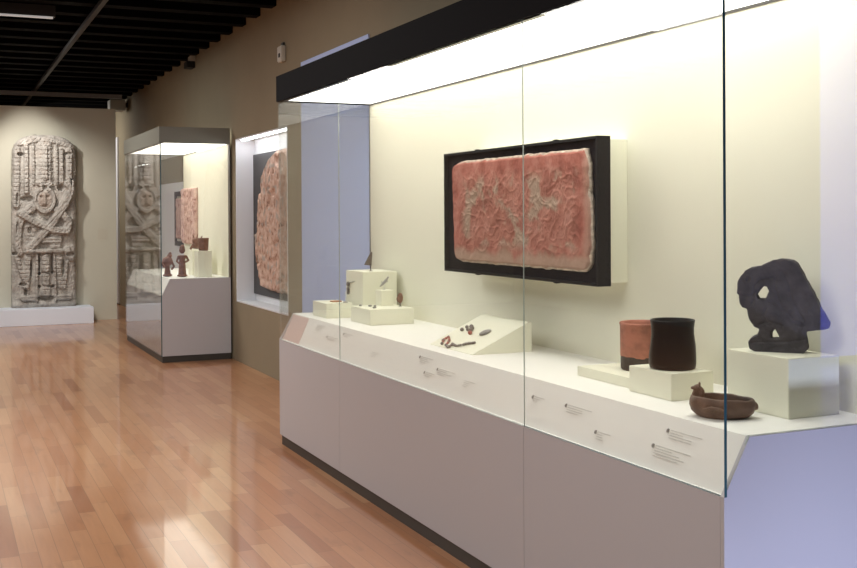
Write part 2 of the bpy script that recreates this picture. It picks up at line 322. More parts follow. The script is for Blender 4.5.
def display_case(a, b, y0, y1, seams, label, canopy_mat, lamp_mat, full, gy):
    c = thing('display_case', label, 'display case', (round(a, 3), y0, 0), )
    ft = .012; g0 = ZP if full else ZE
    box('plinth', M['kick'], a + .012, b, y0 + .012, y1 - .012, 0, ZP, c)
    ys = [y0] + seams + [y1]
    ax = a + (.014 if full else 0)
    for q0, q1 in zip(ys, ys[1:]):
        box('front_panel', M['apron'], ax, ax + .018, q0 + (.019 if q0 == y0 else .0015), q1 - (.019 if q1 == y1 else .0015), ZP, ZE - .001, c)
    poly = [(ax, ZP), (ax, ZE), (a + SL, ZD), (b, ZD), (b, ZP)]
    prism_obj('end_panel', M['apron'], poly, y0 + .001, y0 + .018, c); prism_obj('end_panel', M['apron'], poly, y1 - .018, y1 - .001, c)
    ledge = [(a + .0125, ZE - .014), (a + .0125, ZE), (a + .019, ZE), (a + SL, ZD), (a + SL, ZD - .02), (a + .03, ZE - .014)]
    prism_obj('slanted_ledge', M['deck'], ledge, y0 + .0185, y1 - .0185, c)
    box('deck', M['deck'], a + SL, b - .02, y0 + .0185, y1 - .0185, ZD - .02, ZD, c)
    box('back_panel', M['cream'], b - .02, b, y0 + .0185, y1 - .0185, ZD - .02, ZFB, c)
    for k, (q0, q1) in enumerate(zip(ys, ys[1:])):
        bm = bmesh.new(); me = None
        pane('glass_pane', c, a, a + .010, q0 + (0 if k == 0 else .001), q1 - (0 if q1 == y1 else .001), g0, ZFB, M['edge'] if k == 0 else M['seam'], k == 0, False)
        if k: box('joint_seal', M['seam'], a + .003, a + .007, q0 - .0009, q0 + .0009, g0, ZFB, c)
    bmp = [(a + .0105, ZE + .003), (a + SL, ZD + .003), (b - .001, ZD + .003), (b - .001, ZFB), (a + .0105, ZFB)]
    for e0, e1 in ((y0 + .002, y0 + .010), (y1 - .010, y1 - .002)):
        g = prism_obj('glass_pane', [M['glass'], M['seam']], bmp, e0, e1, c)
        for p in g.data.polygons:
            if abs(p.normal[1]) < .5: p.material_index = 1
    # end stile against the wall
    box('corner_post', M['steel'], b - .02, b, y0 + .001, y0 + .018, ZD, ZFB, c); box('corner_post', M['steel'], b - .02, b, y1 - .018, y1 - .001, ZD, ZFB, c)
    # canopy : a hollow hood, glass track and lit diffuser
    bm = bmesh.new(); lx = c.location
    bx(bm, a - .008 - lx.x, a + .02 - lx.x, y0 - .008 - lx.y, y1 + .008 - lx.y, ZFB, ZFT); bx(bm, a + .02 - lx.x, b - lx.x, y0 - .008 - lx.y, y0 + .02 - lx.y, ZFB, ZFT)
    bx(bm, a + .02 - lx.x, b - lx.x, y1 - .02 - lx.y, y1 + .008 - lx.y, ZFB, ZFT); bx(bm, a + .02 - lx.x, b - lx.x, y0 + .02 - lx.y, y1 - .02 - lx.y, ZFT - .02, ZFT)
    me = bpy.data.meshes.new('canopy'); bm.to_mesh(me); bm.free(); link('canopy', me, canopy_mat, c)
    box('glass_track', M['steel'], a + .02, a + .034, y0 + .02, y1 - .02, ZFB, ZFB + .012, c); box('glass_track', M['canopy_grey'], a + .036, a + .05, y0 + .02, y1 - .02, ZFB + .002, ZFB + .014, c)
    ly = [y0 + .03] + gy + [y1 - .03]
    for q0, q1 in zip(ly, ly[1:]):
        box('light_diffuser', lamp_mat, a + .056, b - .012, q0 + .002, q1 - .002, ZFB + .006, ZFB + .014, c)
    box('gap_shade_strip', M['kick'], b - .027, b - .0205, y0 + .02, y1 - .02, ZFB - .004, ZFB + .006, c)  # solid dark strip standing in for the shade between diffuser and lining
    return c
A, B, Y0, Y1 = 2.108, 2.788, 2.58, 7.17
case = display_case(A, B, Y0, Y1, [3.79, 5.96], 'long white glazed display case with a black canopy in the foreground', M['canopy_black'], M['lamp'], False, [3.80, 5.5])
for y, z, rows, wd, dk in ((6.62, .855, 5, .16, False), (6.35, .81, 3, .2, True), (6.1, .85, 3, .14, True), (5.6, .80, 4, .14, False), (4.98, .845, 4, .15, True), (4.74, .815, 4, .2, True), (4.86, .785, 3, .12, True),
                           (4.45, .80, 4, .12, False), (3.83, .82, 3, .09, True), (3.58, .825, 4, .17, True), (3.335, .77, 4, .1, True), (2.955, .84, 4, .17, True), (3.0, .785, 5, .2, True)):
    caption(case, A, y, z, rows, wd, dk)
# reddish glass reflection painted as a thin pink sheet at the ledge's far end
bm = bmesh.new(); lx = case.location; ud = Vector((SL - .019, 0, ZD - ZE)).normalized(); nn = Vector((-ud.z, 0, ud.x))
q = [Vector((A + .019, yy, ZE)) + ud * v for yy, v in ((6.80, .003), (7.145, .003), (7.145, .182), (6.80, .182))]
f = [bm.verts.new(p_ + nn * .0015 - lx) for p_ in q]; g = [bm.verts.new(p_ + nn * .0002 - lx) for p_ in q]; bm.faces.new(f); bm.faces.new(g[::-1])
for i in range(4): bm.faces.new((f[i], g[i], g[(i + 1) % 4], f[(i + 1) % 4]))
bmesh.ops.recalc_face_normals(bm, faces=bm.faces); me = bpy.data.meshes.new('painted_reflection'); bm.to_mesh(me); bm.free(); link('painted_reflection', me, M['pink_reflection'], case)['label'] = 'painted pink reflection'
SA, SB, SY0, SY1 = 2.141, 2.885, 11.63, 13.99
case2 = display_case(SA, SB, SY0, SY1, [], 'smaller glazed display case with a grey canopy standing against the wall further away', M['canopy_grey'], M['lamp_small'], True, [])
# ------------------------------------------------------------------ display blocks (large case)
G = 'cream display blocks in the large case'
def block(label, x0, x1, y0, y1, z0, z1, group=G):
    return tag(box('display_block', M['cream_block'], x0, x1, y0, y1, z0, z1, None, .002), label, 'display block', group)
block('large cream block under the dark carved stone bird', 2.498, 2.715, 2.74, 3.04, ZD, 1.076)
block('cream block under the black clay cup', 2.369, 2.555, 3.183, 3.444, ZD, .977)
block('low flat cream slab under the red clay cup', 2.403, 2.70, 3.452, 3.863, ZD, .921)
block('low cream block at the far left end of the large case', 2.28, 2.455, 6.683, 6.965, ZD, .977)
block('wide low cream block carrying a small cube', 2.370, 2.655, 6.138, 6.475, ZD, .976)
block('tall cream cube at the back of the far end group', 2.498, 2.735, 6.60, 6.915, ZD, 1.178)
block('smallest cream cube standing on the wide low block', 2.534, 2.616, 6.369, 6.468, .976, 1.072)
bm = bmesh.new(); prism(bm, [(2.305, ZD), (2.305, ZD + .003), (2.60, 1.020), (2.625, 1.022), (2.625, ZD)], 4.633, 5.12)
me = bpy.data.meshes.new('display_wedge'); bm.to_mesh(me); bm.free(); tag(link('display_wedge', me, M['cream_block']), 'cream sloping wedge carrying bead jewellery in the large case', 'display block')
# ------------------------------------------------------------------ carved stone bird
def polyfill(name, outer, holes, depth, bevel, voxel, m, parent, disp, basis):
    cu = bpy.data.curves.new(name + '_c', 'CURVE'); cu.dimensions = '2D'; cu.fill_mode = 'BOTH'; cu.extrude = depth; cu.bevel_depth = bevel; cu.bevel_resolution = 3
    for pl in [outer] + holes:
        s = cu.splines.new('POLY'); s.points.add(len(pl) - 1); s.use_cyclic_u = True
        for q_, (x, y) in zip(s.points, pl): q_.co = (x, y, 0, 1)
    t = bpy.data.objects.new('tmpc', cu); col.objects.link(t); dg = bpy.context.evaluated_depsgraph_get(); dg.update()
    me = bpy.data.meshes.new_from_object(t.evaluated_get(dg)); bpy.data.objects.remove(t); bm = bmesh.new(); bm.from_mesh(me); bmesh.ops.remove_doubles(bm, verts=bm.verts, dist=1e-5)
    return remesh(name, bm, voxel, m, parent, disp, 4)
P1, P2 = Vector((2.545, 2.975, 1.076)), Vector((2.668, 2.835, 1.076)); hx = (P2 - P1).normalized(); hn = hx.cross(Vector((0, 0, 1))).normalized()
if hn.dot(F) > 0: hn = -hn
org = Vector((2.608, 2.90, 1.078))
EP = [(92, 222), (97, 192), (105, 178), (125, 150), (150, 138), (200, 130), (255, 103), (300, 96), (345, 103), (365, 115), (400, 185), (440, 255), (475, 330), (515, 395), (510, 415), (485, 420), (410, 428), (402, 442), (410, 480), (415, 510), (395, 533), (350, 536), (180, 527), (150, 510), (143, 482), (157, 464), (185, 455), (196, 420), (170, 405), (148, 375), (140, 350), (136, 323), (112, 315), (101, 297), (98, 268), (104, 262), (90, 252)]
EH = [[(200, 215), (230, 215), (242, 243), (222, 287), (184, 285), (170, 258)], [(263, 408), (282, 434), (294, 470), (240, 471), (242, 434)]]
def ep(pt):
    w_ = unpix(720 + pt[0] / 4.733, 240 + pt[1] / 4.733, hn, org) - org; return (w_.dot(hx), w_.z)
eagle = thing('stone_bird_carving', 'dark grey stone carving of a hunched bird with pierced holes on the large cream block', 'sculpture', org)
EO = [ep(p_) for p_ in EP]
def pxy(co):  # local metres back to crop pixels, for the carved details
    return co
eye_c, beak = ep((140, 187)), [ep(p_) for p_ in ((95, 258), (120, 265), (160, 262), (178, 245))]
grooves = [[ep(p_) for p_ in l] for l in (((300, 150), (330, 210), (345, 280), (400, 380)), ((270, 170), (265, 230), (300, 330), (390, 400)), ((240, 290), (300, 340), (340, 390), (400, 405)), ((250, 180), (190, 190), (165, 220), (160, 300)), ((190, 400), (240, 385), (300, 405)), ((150, 485), (230, 480), (330, 480), (405, 470)), ((225, 320), (210, 360), (230, 400)))]
def segd(p_, a_, b_):
    ax, ay = a_; bx_, by = b_; dx, dy = bx_ - ax, by - ay; t = max(0, min(1, ((p_[0] - ax) * dx + (p_[1] - ay) * dy) / (dx * dx + dy * dy + 1e-12)))
    return math.hypot(p_[0] - ax - t * dx, p_[1] - ay - t * dy)
def edisp(co, n_):
    d = 0
    if abs(n_.z) > .4:
        p_ = (co.x, co.y)
        for gl in grooves + [beak]:
            m_ = min(segd(p_, gl[i], gl[i + 1]) for i in range(len(gl) - 1)); d -= .0036 * math.exp(-(m_ / .0038) ** 2)
        e_ = math.hypot(p_[0] - eye_c[0], p_[1] - eye_c[1]); d -= .006 * math.exp(-(e_ / .006) ** 2); d += .003 * math.exp(-((e_ - .012) / .004) ** 2)
    return d + .0018 * noise.noise(co * 60) + .002 * noise.noise(co * 22)
eb = polyfill('carved_body', EO, [[ep(p_) for p_ in h] for h in EH], .024, .004, .0020, M['basalt'], eagle, edisp, None)
# the fill is built in its own xy plane: x along the slab, y up, z towards the viewer
eb.matrix_local = Matrix(((hx.x, 0, hn.x, 0), (hx.y, 0, hn.y, 0), (0, 1, 0, .002), (0, 0, 0, 1)))
# ------------------------------------------------------------------ cups
def wobble(me, amp, s):
    for v in me.vertices:
        r = Vector((v.co.x, v.co.y, 0)); 
        if r.length > 1e-4: v.co += r.normalized() * amp * noise.noise(v.co * s)
hb = .186; me = lathe_mesh('clay_cup', [(0, 0), (.074, 0), (.0825, .004), (.086, .02), (.086, .05), (.0825, .09), (.0785, .13), (.0785, .155), (.0805, .176), (.0815, .183), (.080, .186), (.0765, .184), (.0735, .17), (.073, .10), (.074, .03), (.066, .014), (0, .012)])
wobble(me, .003, 14)
cup = link('clay_cup', me, M['black_clay'], None, True); cup.location = (2.468, 3.308, .9775); cup.scale = (1, 1, .965); tag(cup, 'glossy black clay cup with a slightly flared base', 'cup')
def redcup_mat():
    m = mat('red_clay_dark_base', (.42, .15, .09), .7, bump=.5, bscale=60); nt = m.node_tree; b = nt.nodes['Principled BSDF']
    tc = nt.nodes.new('ShaderNodeTexCoord'); s = nt.nodes.new('ShaderNodeSeparateXYZ'); nt.links.new(tc.outputs['Object'], s.inputs[0])
    n = nt.nodes.new('ShaderNodeTexNoise'); n.inputs['Scale'].default_value = 28; nt.links.new(tc.outputs['Object'], n.inputs['Vector'])
    ml = nt.nodes.new('ShaderNodeMath'); ml.operation = 'MULTIPLY_ADD'; ml.inputs[1].default_value = .022; nt.links.new(n.outputs['Fac'], ml.inputs[0]); nt.links.new(s.outputs[2], ml.inputs[2])
    r = nt.nodes.new('ShaderNodeValToRGB'); r.color_ramp.interpolation = 'CONSTANT'; e = r.color_ramp.elements; e[0].color = (.035, .03, .025, 1); e[1].position = .066; e[1].color = (.46, .17, .11, 1)
    nt.links.new(ml.outputs[0], r.inputs[0])
    r2 = nt.nodes.new('ShaderNodeValToRGB'); r2.color_ramp.elements[0].color = (.62, .62, .62, 1); r2.color_ramp.elements[0].position = .35; r2.color_ramp.elements[1].position = .6
    n3 = nt.nodes.new('ShaderNodeTexNoise'); n3.inputs['Scale'].default_value = 20; n3.inputs['Detail'].default_value = 6; nt.links.new(tc.outputs['Object'], n3.inputs['Vector']); nt.links.new(n3.outputs['Fac'], r2.inputs[0])
    mx = nt.nodes.new('ShaderNodeMix'); mx.data_type = 'RGBA'; mx.blend_type = 'MULTIPLY'; mx.inputs[0].default_value = 1; nt.links.new(r.outputs[0], mx.inputs[6]); nt.links.new(r2.outputs[0], mx.inputs[7]); nt.links.new(mx.outputs[2], b.inputs['Base Color'])
    return m
me = lathe_mesh('clay_cup', [(0, 0), (.082, 0), (.088, .004), (.0895, .015), (.0895, .052), (.0915, .056), (.092, .12), (.0915, .178), (.094, .181), (.094, .188), (.091, .191), (.085, .188), (.083, .17), (.082, .05), (.074, .014), (0, .012)])
for v in me.vertices:   # carved band between rim and base
    r = Vector((v.co.x, v.co.y, 0))
    if .06 < v.co.z < .175 and r.length > .09: pass
wobble(me, .002, 16)
cup = link('clay_cup', me, redcup_mat(), None, True); cup.location = (2.583, 3.655, .9215); tag(cup, 'red terracotta cup with a dark broken base band, partly behind the black cup', 'cup')
# ------------------------------------------------------------------ effigy bowl
bl = thing('effigy_bowl', 'shallow brown clay bowl with a small animal head on its rim', 'bowl', (2.340, 2.873, ZD)); bl.scale = (.97, .97, 1)
ang = math.atan2(-.67, .74); bl.rotation_euler = (0, 0, ang)
prof = [(0, 0), (.062, 0), (.078, .005), (.091, .018), (.098, .036), (.098, .050), (.093, .062), (.089, .066), (.084, .062), (.086, .045), (.082, .028), (.066, .014), (0, .011)]
me = lathe_mesh('bowl_body', prof, 72)
for v in me.vertices:
    a_ = math.atan2(v.co.y, v.co.x); r = math.hypot(v.co.x, v.co.y)
    v.co.x *= 1.12; v.co.y *= .80; k_ = v.co.z / .06
    v.co += Vector((math.cos(a_), math.sin(a_), 0)) * (.004 * noise.noise(v.co * 30)); v.co.z += .004 * k_ * noise.noise(Vector((math.cos(a_) * 2, math.sin(a_) * 2, 3))) - .004 * k_ * math.cos(a_) 
link('bowl_body', me, M['brown_clay'], bl, True)
bm = bmesh.new()
tube(bm, [(-.088, 0, .050), (-.087, -.006, .068), (-.080, -.010, .088), (-.072, -.014, .098)], [.014, .013, .014, .010]); ball(bm, (-.080, -.012, .093), (.015, .012, .013)); ball(bm, (-.092, -.018, .094), (.011, .007, .006)); ball(bm, (-.074, -.004, .106), (.004, .004, .007)); ball(bm, (-.072, -.020, .106), (.004, .004, .007)); ball(bm, (-.068, -.012, .075), (.013, .010, .022))
remesh('animal_head', bm, .0016, M['brown_clay'], bl, lambda c, n_: .0012 * noise.noise(c * 140), 2)
bm = bmesh.new(); ball(bm, (.106, 0, .040), (.011, .014, .014)); ball(bm, (.110, .004, .036), (.008, .008, .010)); remesh('tail_lug', bm, .0015, M['brown_clay'], bl, None, 1)
bm = bmesh.new(); tube(bm, [(-.058, -.0735, .034), (-.03, -.083, .040), (.0, -.0855, .036), (.02, -.0835, .028)], [.003, .006, .006, .003]); remesh('fin_lug', bm, .0012, M['brown_clay'], bl, None, 1)
# ------------------------------------------------------------------ heightfield slabs
def slab_from(name, outline, front_x, thick, m, hfun, tone, nu, nv, axis='X', parent=None, loc=(0, 0, 0), edge_noise=.004, flat_base=False):
    """rounded stone slab: inside an (h,v) outline polygon, a grid carved by hfun; outline given as left(v), right(v) limits"""
    vs = np.linspace(outline[0][0], outline[-1][0], nv + 1)
    oz = [o_[0] for o_ in outline]; ol = [o_[1] for o_ in outline]; orr = [o_[2] for o_ in outline]
    verts, faces, tones = [], [], []
    for side in (0, 1):
        for j, v in enumerate(vs):
            l = float(np.interp(v, oz, ol)); r = float(np.interp(v, oz, orr))
            l += edge_noise * noise.noise(Vector((v * 18, 3, 1))); r += edge_noise * noise.noise(Vector((v * 18, 9, 5)))
            for i in range(nu + 1):
                u = i / nu; hcoord = l + (r - l) * u
                ee = min(min(u, 1 - u) * (r - l), 9 if flat_base else abs(v - vs[0]), abs(vs[-1] - v)); rnd = .35 * thick * max(0, 1 - ee / (.35 * thick)) ** 2
                vv = v + (edge_noise * noise.noise(Vector((hcoord * 18, 1, 7))) if (j == nv or (j == 0 and not flat_base)) else 0)
                d = (thick - rnd * .8 + hfun(hcoord, vv)) if side == 0 else 0
                # depth grows towards the viewer: -x for walls on the right, -y for the far wall
                verts.append((front_x - d, hcoord, vv) if axis == 'X' else (hcoord, front_x - d, vv)); tones.append(tone(hcoord, vv))
    N = (nu + 1) * (nv + 1)
    for j in range(nv):
        for i in range(nu):
            a_ = j * (nu + 1) + i; q_ = (a_, a_ + 1, a_ + nu + 2, a_ + nu + 1); faces.append(q_); faces.append(tuple(x + N for x in q_[::-1]))
    for j in range(nv):
        a_ = j * (nu + 1); faces.append((a_, a_ + nu + 1, a_ + nu + 1 + N, a_ + N)); a_ += nu; faces.append((a_ + nu + 1, a_, a_ + N, a_ + nu + 1 + N))
    for i in range(nu):
        faces.append((i + 1, i, i + N, i + 1 + N)); a_ = nv * (nu + 1) + i; faces.append((a_, a_ + 1, a_ + 1 + N, a_ + N))
    me = bpy.data.meshes.new(name); L = Vector(loc); me.from_pydata([tuple(Vector(v) - L) for v in verts], [], faces); me.update()
    bm = bmesh.new(); bm.from_mesh(me); bmesh.ops.recalc_face_normals(bm, faces=bm.faces); bm.to_mesh(me); bm.free()
    at = me.attributes.new('tone', 'FLOAT', 'POINT'); at.data.foreach_set('value', tones)
    o = link(name, me, m, parent, True); return o
def sst(x, a_, b_):
    t = max(0, min(1, (x - a_) / (b_ - a_))); return t * t * (3 - 2 * t)
# --- the red relief in its black frame (photo tracing measured on its own plane)
FX0, FX1 = 2.578, 2.647
fr = thing('framed_relief', 'red painted stucco relief in a black tray frame in the large case', 'relief', (2.70, 4.75, 1.235))
box('mount_box', M['cream_block'], FX1, B - .0205, 4.03, 5.42, 1.245, 1.872, fr)
bm = bmesh.new(); lx = fr.location; fy0, fy1, fz0, fz1 = 3.979, 5.528, 1.234, 1.882; lip = .012
for q_ in ((fy0, fy0 + lip, fz0, fz1), (fy1 - lip, fy1, fz0, fz1), (fy0 + lip, fy1 - lip, fz0, fz0 + lip), (fy0 + lip, fy1 - lip, fz1 - lip, fz1)): bx(bm, FX0 - lx.x, FX1 - lx.x, q_[0] - lx.y, q_[1] - lx.y, q_[2] - lx.z, q_[3] - lx.z)
me = bpy.data.meshes.new('tray_frame'); bm.to_mesh(me); bm.free(); link('tray_frame', me, M['black_frame'], fr)
box('backing_board', M['frame_board'], FX0 + .022, FX1, fy0 + lip, fy1 - lip, fz0 + lip, fz1 - lip, fr)
for yy in (4.35, 5.15): 
    for zz in (fz0 - .006, fz1): box('clip', M['black_frame'], FX0 + .01, FX0 + .03, yy - .012, yy + .012, zz, zz + .006, fr)
def relh(y, z):
    w1 = noise.noise_vector(Vector((y * 6, z * 6, 11))) * .045; p_ = Vector((y + w1.x, z + w1.y, 0))
    mid = (1 - sst(abs(z - 1.56), .15, .23)) * (1 - sst(y, 5.22, 5.36)) * sst(y, 4.08, 4.16)
    rg = abs(noise.noise(Vector((p_.x * 13, p_.y * 13, 3)))); rg2 = abs(noise.noise(Vector((p_.x * 24, p_.y * 24, 7))))
    d = mid * (.0036 * (1 - sst(rg, .03, .10)) + .0024 * (1 - sst(rg2, .04, .12)))
    for cy, cz_, r_ in ((5.16, 1.69, .05), (4.84, 1.66, .05), (5.05, 1.42, .075), (4.30, 1.62, .04)):
        d = max(d, .0036 * (1 - sst(abs(math.hypot(y - cy, (z - cz_) * 1.15) - r_ + .01 * w1.x / .045), .004, .011)))
    return d + .002 * noise.noise(Vector((y * 30, z * 30, 0))) + .004 * noise.noise(Vector((y * 7, z * 7, 4)))
def relt(y, z):
    t = noise.fractal(Vector((y * 7, z * 7, 2)), .9, 2.1, 6)
    mid = (1 - sst(abs(z - 1.56), .13, .22)) * (1 - sst(y, 5.2, 5.34)) * sst(y, 4.08, 4.16)
    lo = 1 - sst(z + .035 * noise.noise(Vector((y * 8, 3, 0))) + .02 * noise.noise(Vector((y * 25, 3, z * 9))), 1.335, 1.385)
    rt = 1 - sst(y + .03 * noise.noise(Vector((1, z * 9, 0))), 4.04, 4.10)
    e = mid * (.15 + .8 * sst(t, .02, .32))
    return min(1, max(e, lo * .8, rt * .5))
ro = [(1.300, 4.085, 5.30), (1.308, 4.060, 5.368), (1.335, 4.040, 5.385), (1.40, 4.030, 5.392), (1.58, 4.036, 5.40), (1.78, 4.055, 5.412), (1.800, 4.06, 5.405), (1.812, 4.07, 5.38), (1.822, 4.075, 5.0)]
ro[-1] = (1.824, 4.075, 5.30)
so = slab_from('relief_slab', ro, FX0 + .0215, .03, M['red_stucco'], relh, relt, 300, 120, 'X', fr, fr.location, .012); so['label'] = 'weathered red stucco slab'
# pale plaster rim round the slab
rim = slab_from('slab_rim', [(z_, l_ - .006, r_ + .006) for z_, l_, r_ in ro[:0]] + [(1.292, 4.085, 5.30)] + [(z_, l_ - .005, r_ + .005) for z_, l_, r_ in ro[1:-1]] + [(1.833, 4.068, 5.32)], FX0 + .0216, .022, mat('pale_plaster', (.62, .52, .42), .9, noise_amt=.35, nscale=40, bump=.8, bscale=60), lambda y, z: .003 * noise.noise(Vector((y * 60, z * 60, 0))), lambda y, z: 0, 160, 70, 'X', fr, fr.location, .008)
rim['label'] = 'pale broken plaster rim'; rim.parent = so; fr.name = 'framed_relief'
# ------------------------------------------------------------------ the tall carved stone slab on the far wall
def px2(x, y): return (.97 + (x - 11) * .0138125, .235 + (306.5 - y) * .0145535)
S = .0138
cap = []   # raised strokes: (pts px, radius px, height m)
cap += [([(33, 146), (33, 184)], 1.6, .035), ([(56, 146), (56, 184)], 1.6, .035), ([(44.5, 146), (44.5, 180)], 8, .045), ([(44.5, 148), (44.5, 178)], 3.5, .070)]
cap += [([(26, 146), (26, 192)], 2.6, .05), ([(61, 150), (61, 182)], 2.2, .05), ([(17, 150), (16, 205)], 3.8, .035), ([(69, 150), (69, 178)], 3.2, .035), ([(15, 145), (43, 139), (72, 146)], 3.0, .03)]
cap += [([(38, 184), (44, 187), (50, 184)], 2.5, .06)]
cap += [([(32, 208), (22, 214), (18, 228), (17, 244), (19, 252)], 4.5, .055), ([(20, 214), (34, 222), (52, 230), (66, 231)], 4.0, .085), ([(66, 231), (68, 222), (62, 214), (56, 210)], 4.5, .06)]
cap += [([(71, 190), (64, 204), (52, 222), (38, 238), (28, 248)], 5.0, .07), ([(66, 184), (71, 190)], 3.5, .08), ([(68, 178), (69, 188)], 1.6, .09), ([(72, 181), (72, 190)], 1.4, .09)]
cap += [([(30, 228), (32, 250)], 7, .04), ([(56, 232), (54, 250)], 7, .04), ([(26, 251), (60, 251)], 2.6, .075), ([(30, 240), (58, 240)], 3.5, .05)]
cap += [([(27, 258), (25, 285)], 4.2, .05), ([(58, 258), (60, 285)], 4.2, .045), ([(36, 255), (35, 300)], 1.6, .05), ([(53, 255), (54, 300)], 1.6, .05), ([(44.5, 258), (44.5, 268)], 5, .07), ([(44.5, 276), (44.5, 282)], 4.5, .06), ([(44.5, 290), (44.5, 292)], 5.5, .055)]
cap += [([(22, 297), (33, 297)], 3.0, .055), ([(57, 297), (68, 297)], 3.0, .055), ([(66, 250), (70, 258)], 4, .05), ([(66, 262), (63, 288)], 1.5, .04), ([(16, 256), (22, 276)], 3, .045), ([(13, 303), (73, 303)], 2.8, .02)]
pits = [(20.5, 155, 3.2, 1.8), (68.5, 153.5, 3.2, 1.6), (27, 199, 6, 3), (60, 188, 3, 3), (22, 283, 3.2, 1.8), (69, 254.5, 4, 1.8), (38, 273, 1.6, 1.4), (51.5, 272, 1.6, 1.4), (38, 286, 1.6, 1.4), (51.5, 286, 1.6, 1.4), (44.5, 297.5, 8, 2.4), (17, 228, 1.4, 6), (29, 230, 2, 3), (61.5, 268, 1.4, 8), (24.5, 291, 1.4, 4), (14, 253, 2.5, 1.6), (44, 188, 2.2, 2.4), (30, 268, 1.1, 8), (17, 200, 1.2, 6), (51, 262, .8, 9), (38, 262, .8, 9)]
def steleh_px(x, y):
    d = 0
    for pts, r_, h_ in cap:
        if y < min(p_[1] for p_ in pts) - r_ - 2 or y > max(p_[1] for p_ in pts) + r_ + 2: continue
        m_ = min(segd((x, y), pts[i], pts[i + 1]) for i in range(len(pts) - 1)); k_ = 1 - sst(m_, r_ * .55, r_ * 1.12)
        if k_ > 0:
            tx = .010 * (math.sin(y * 1.55) > .55) if len(pts) == 2 else .006 * (math.sin((x + y) * 1.3) > .6)
            d = max(d, k_ * (h_ * 1.2 - tx))
    hd = math.hypot((x - 43.8) / 11, (y - 200) / 13.5)
    if hd < 1.05: d = max(d, .085 * (1 - sst(abs(hd - .86), .10, .20)))
    if hd < .72: d = .055 + .03 * math.sqrt(max(0, 1 - (hd / .72) ** 2)) + .024 * math.exp(-((x - 43.8) / 1.3) ** 2) * (195 < y < 204) - .045 * math.exp(-(((abs(x - 43.8) - 3.2) / 1.5) ** 2 + ((y - 197) / 1.3) ** 2)) - .035 * math.exp(-(((x - 43.8) / 3) ** 2 + ((y - 206.5) / .9) ** 2))
    for cx, cy, rx, ry in pits:
        e = ((x - cx) / rx) ** 2 + ((y - cy) / ry) ** 2
        if e < 2.2: d -= .075 * (1 - sst(e, .4, 1.6))
    d += .008 * noise.noise(Vector((x * .55, y * .55, 1))) + .006 * noise.noise(Vector((x * 1.6, y * 1.6, 5))) + .006 * (noise.noise(Vector((x * .9, y * .5, 9))) > .25)
    return d
def steleh(X, Z): return steleh_px(11 + (X - .97) / .0138125, 306.5 - (Z - .235) / .0145535)
def stelet(X, Z):
    x, y = 11 + (X - .97) / .0138125, 306.5 - (Z - .235) / .0145535; hd = math.hypot((x - 43.8) / 7.6, (y - 200) / 9.5)
    return .35 * (1 - sst(hd, .7, 1.05)) + .25 * max(0, noise.noise(Vector((x * .12, y * .12, 2)))) 
so_ = []
for y_, l_, r_ in ((306.5, 11.2, 75), (250, 11.4, 75), (200, 12, 75.5), (160, 12.5, 75.8), (150, 13, 75.5), (145, 15, 73.5), (141, 18.5, 70), (138.5, 23, 65.5), (136.5, 29, 59.5), (135.3, 35, 53)):
    so_.append((px2(0, y_)[1], px2(l_, 0)[0], px2(r_, 0)[0]))
st = slab_from('carved_stele', so_, 16.88, .16, M['limestone'], steleh, stelet, 170, 430, 'Y', None, (0, 0, 0), .008, True)
tag(st, 'tall round-topped grey limestone slab carved with a standing figure', 'stele')
tag(box('stele_plinth', mat('blue_lit_white_paint', (.78, .83, .93), .5), -.6, 2.062, 16.42, 16.898, 0, .235, None, .004), 'low long white plinth under the tall carved slab', 'plinth')  # white plinth, bluish light put into its base colour
# shift the slab so that it stands on the plinth with no gap to the wall
tag(box('wall_label', mat('pale_wall_label', (.52, .49, .40), .8), 2.19, 2.33, 16.894, 16.9, 1.20, 1.36), 'small pale text label on the wall right of the carved slab', 'label')
# ------------------------------------------------------------------ niche contents
tag(box('mount_board', M['grey_board'], WX + ND - .022, WX + ND, NY0 + .09, NY1 - .03, .715, 2.19, None), 'dark grey mounting board inside the lit wall niche', 'board')
box_ = tag(box('assumed_niche_lamp', M['assumed_lamp_niche'], WX + .03, WX + .06, NY0 + .1, NY1 - .1, NZ1 - t_ - .012, NZ1 - t_, None), 'assumed strip lamp in the top of the wall niche', 'lamp')  # lamp assumed from how bright the niche is inside
no = [(.84, 10.05, 10.66), (.80, 10.3, 10.7)]
no = [(.80, 9.92, 10.62), (.83, 9.86, 10.93), (.90, 9.80, 10.97), (1.06, 9.76, 11.09), (1.34, 9.73, 11.15), (1.5, 9.73, 11.06), (1.72, 9.76, 11.00), (1.95, 9.82, 10.87), (2.09, 9.92, 10.64), (2.14, 10.02, 10.46), (2.17, 10.14, 10.33)]
def nh(y, z):
    q_ = Vector((y * 9, z * 9, 3)); v_ = noise.noise(q_); c_ = noise.cell(Vector((y * 7, z * 7, 2)))
    return .006 * v_ + .004 * (noise.noise(Vector((y * 22, z * 22, 1)))) - .022 * (noise.noise(Vector((y * 14, z * 14, 8))) > .38) - .02 * sst(noise.noise(Vector((y * 6, z * 6, 21))), .25, .4)
pk = slab_from('stone_fragment', no, WX + ND - .023, .07, M['pink_stone'], nh, lambda y, z: .8 if noise.noise(Vector((y * 14, z * 14, 6))) > .3 else 0, 90, 140, 'X', None, (0, 0, 0), .03)
tag(pk, 'tall pitted pink stone fragment in the lit wall niche', 'stone carving')
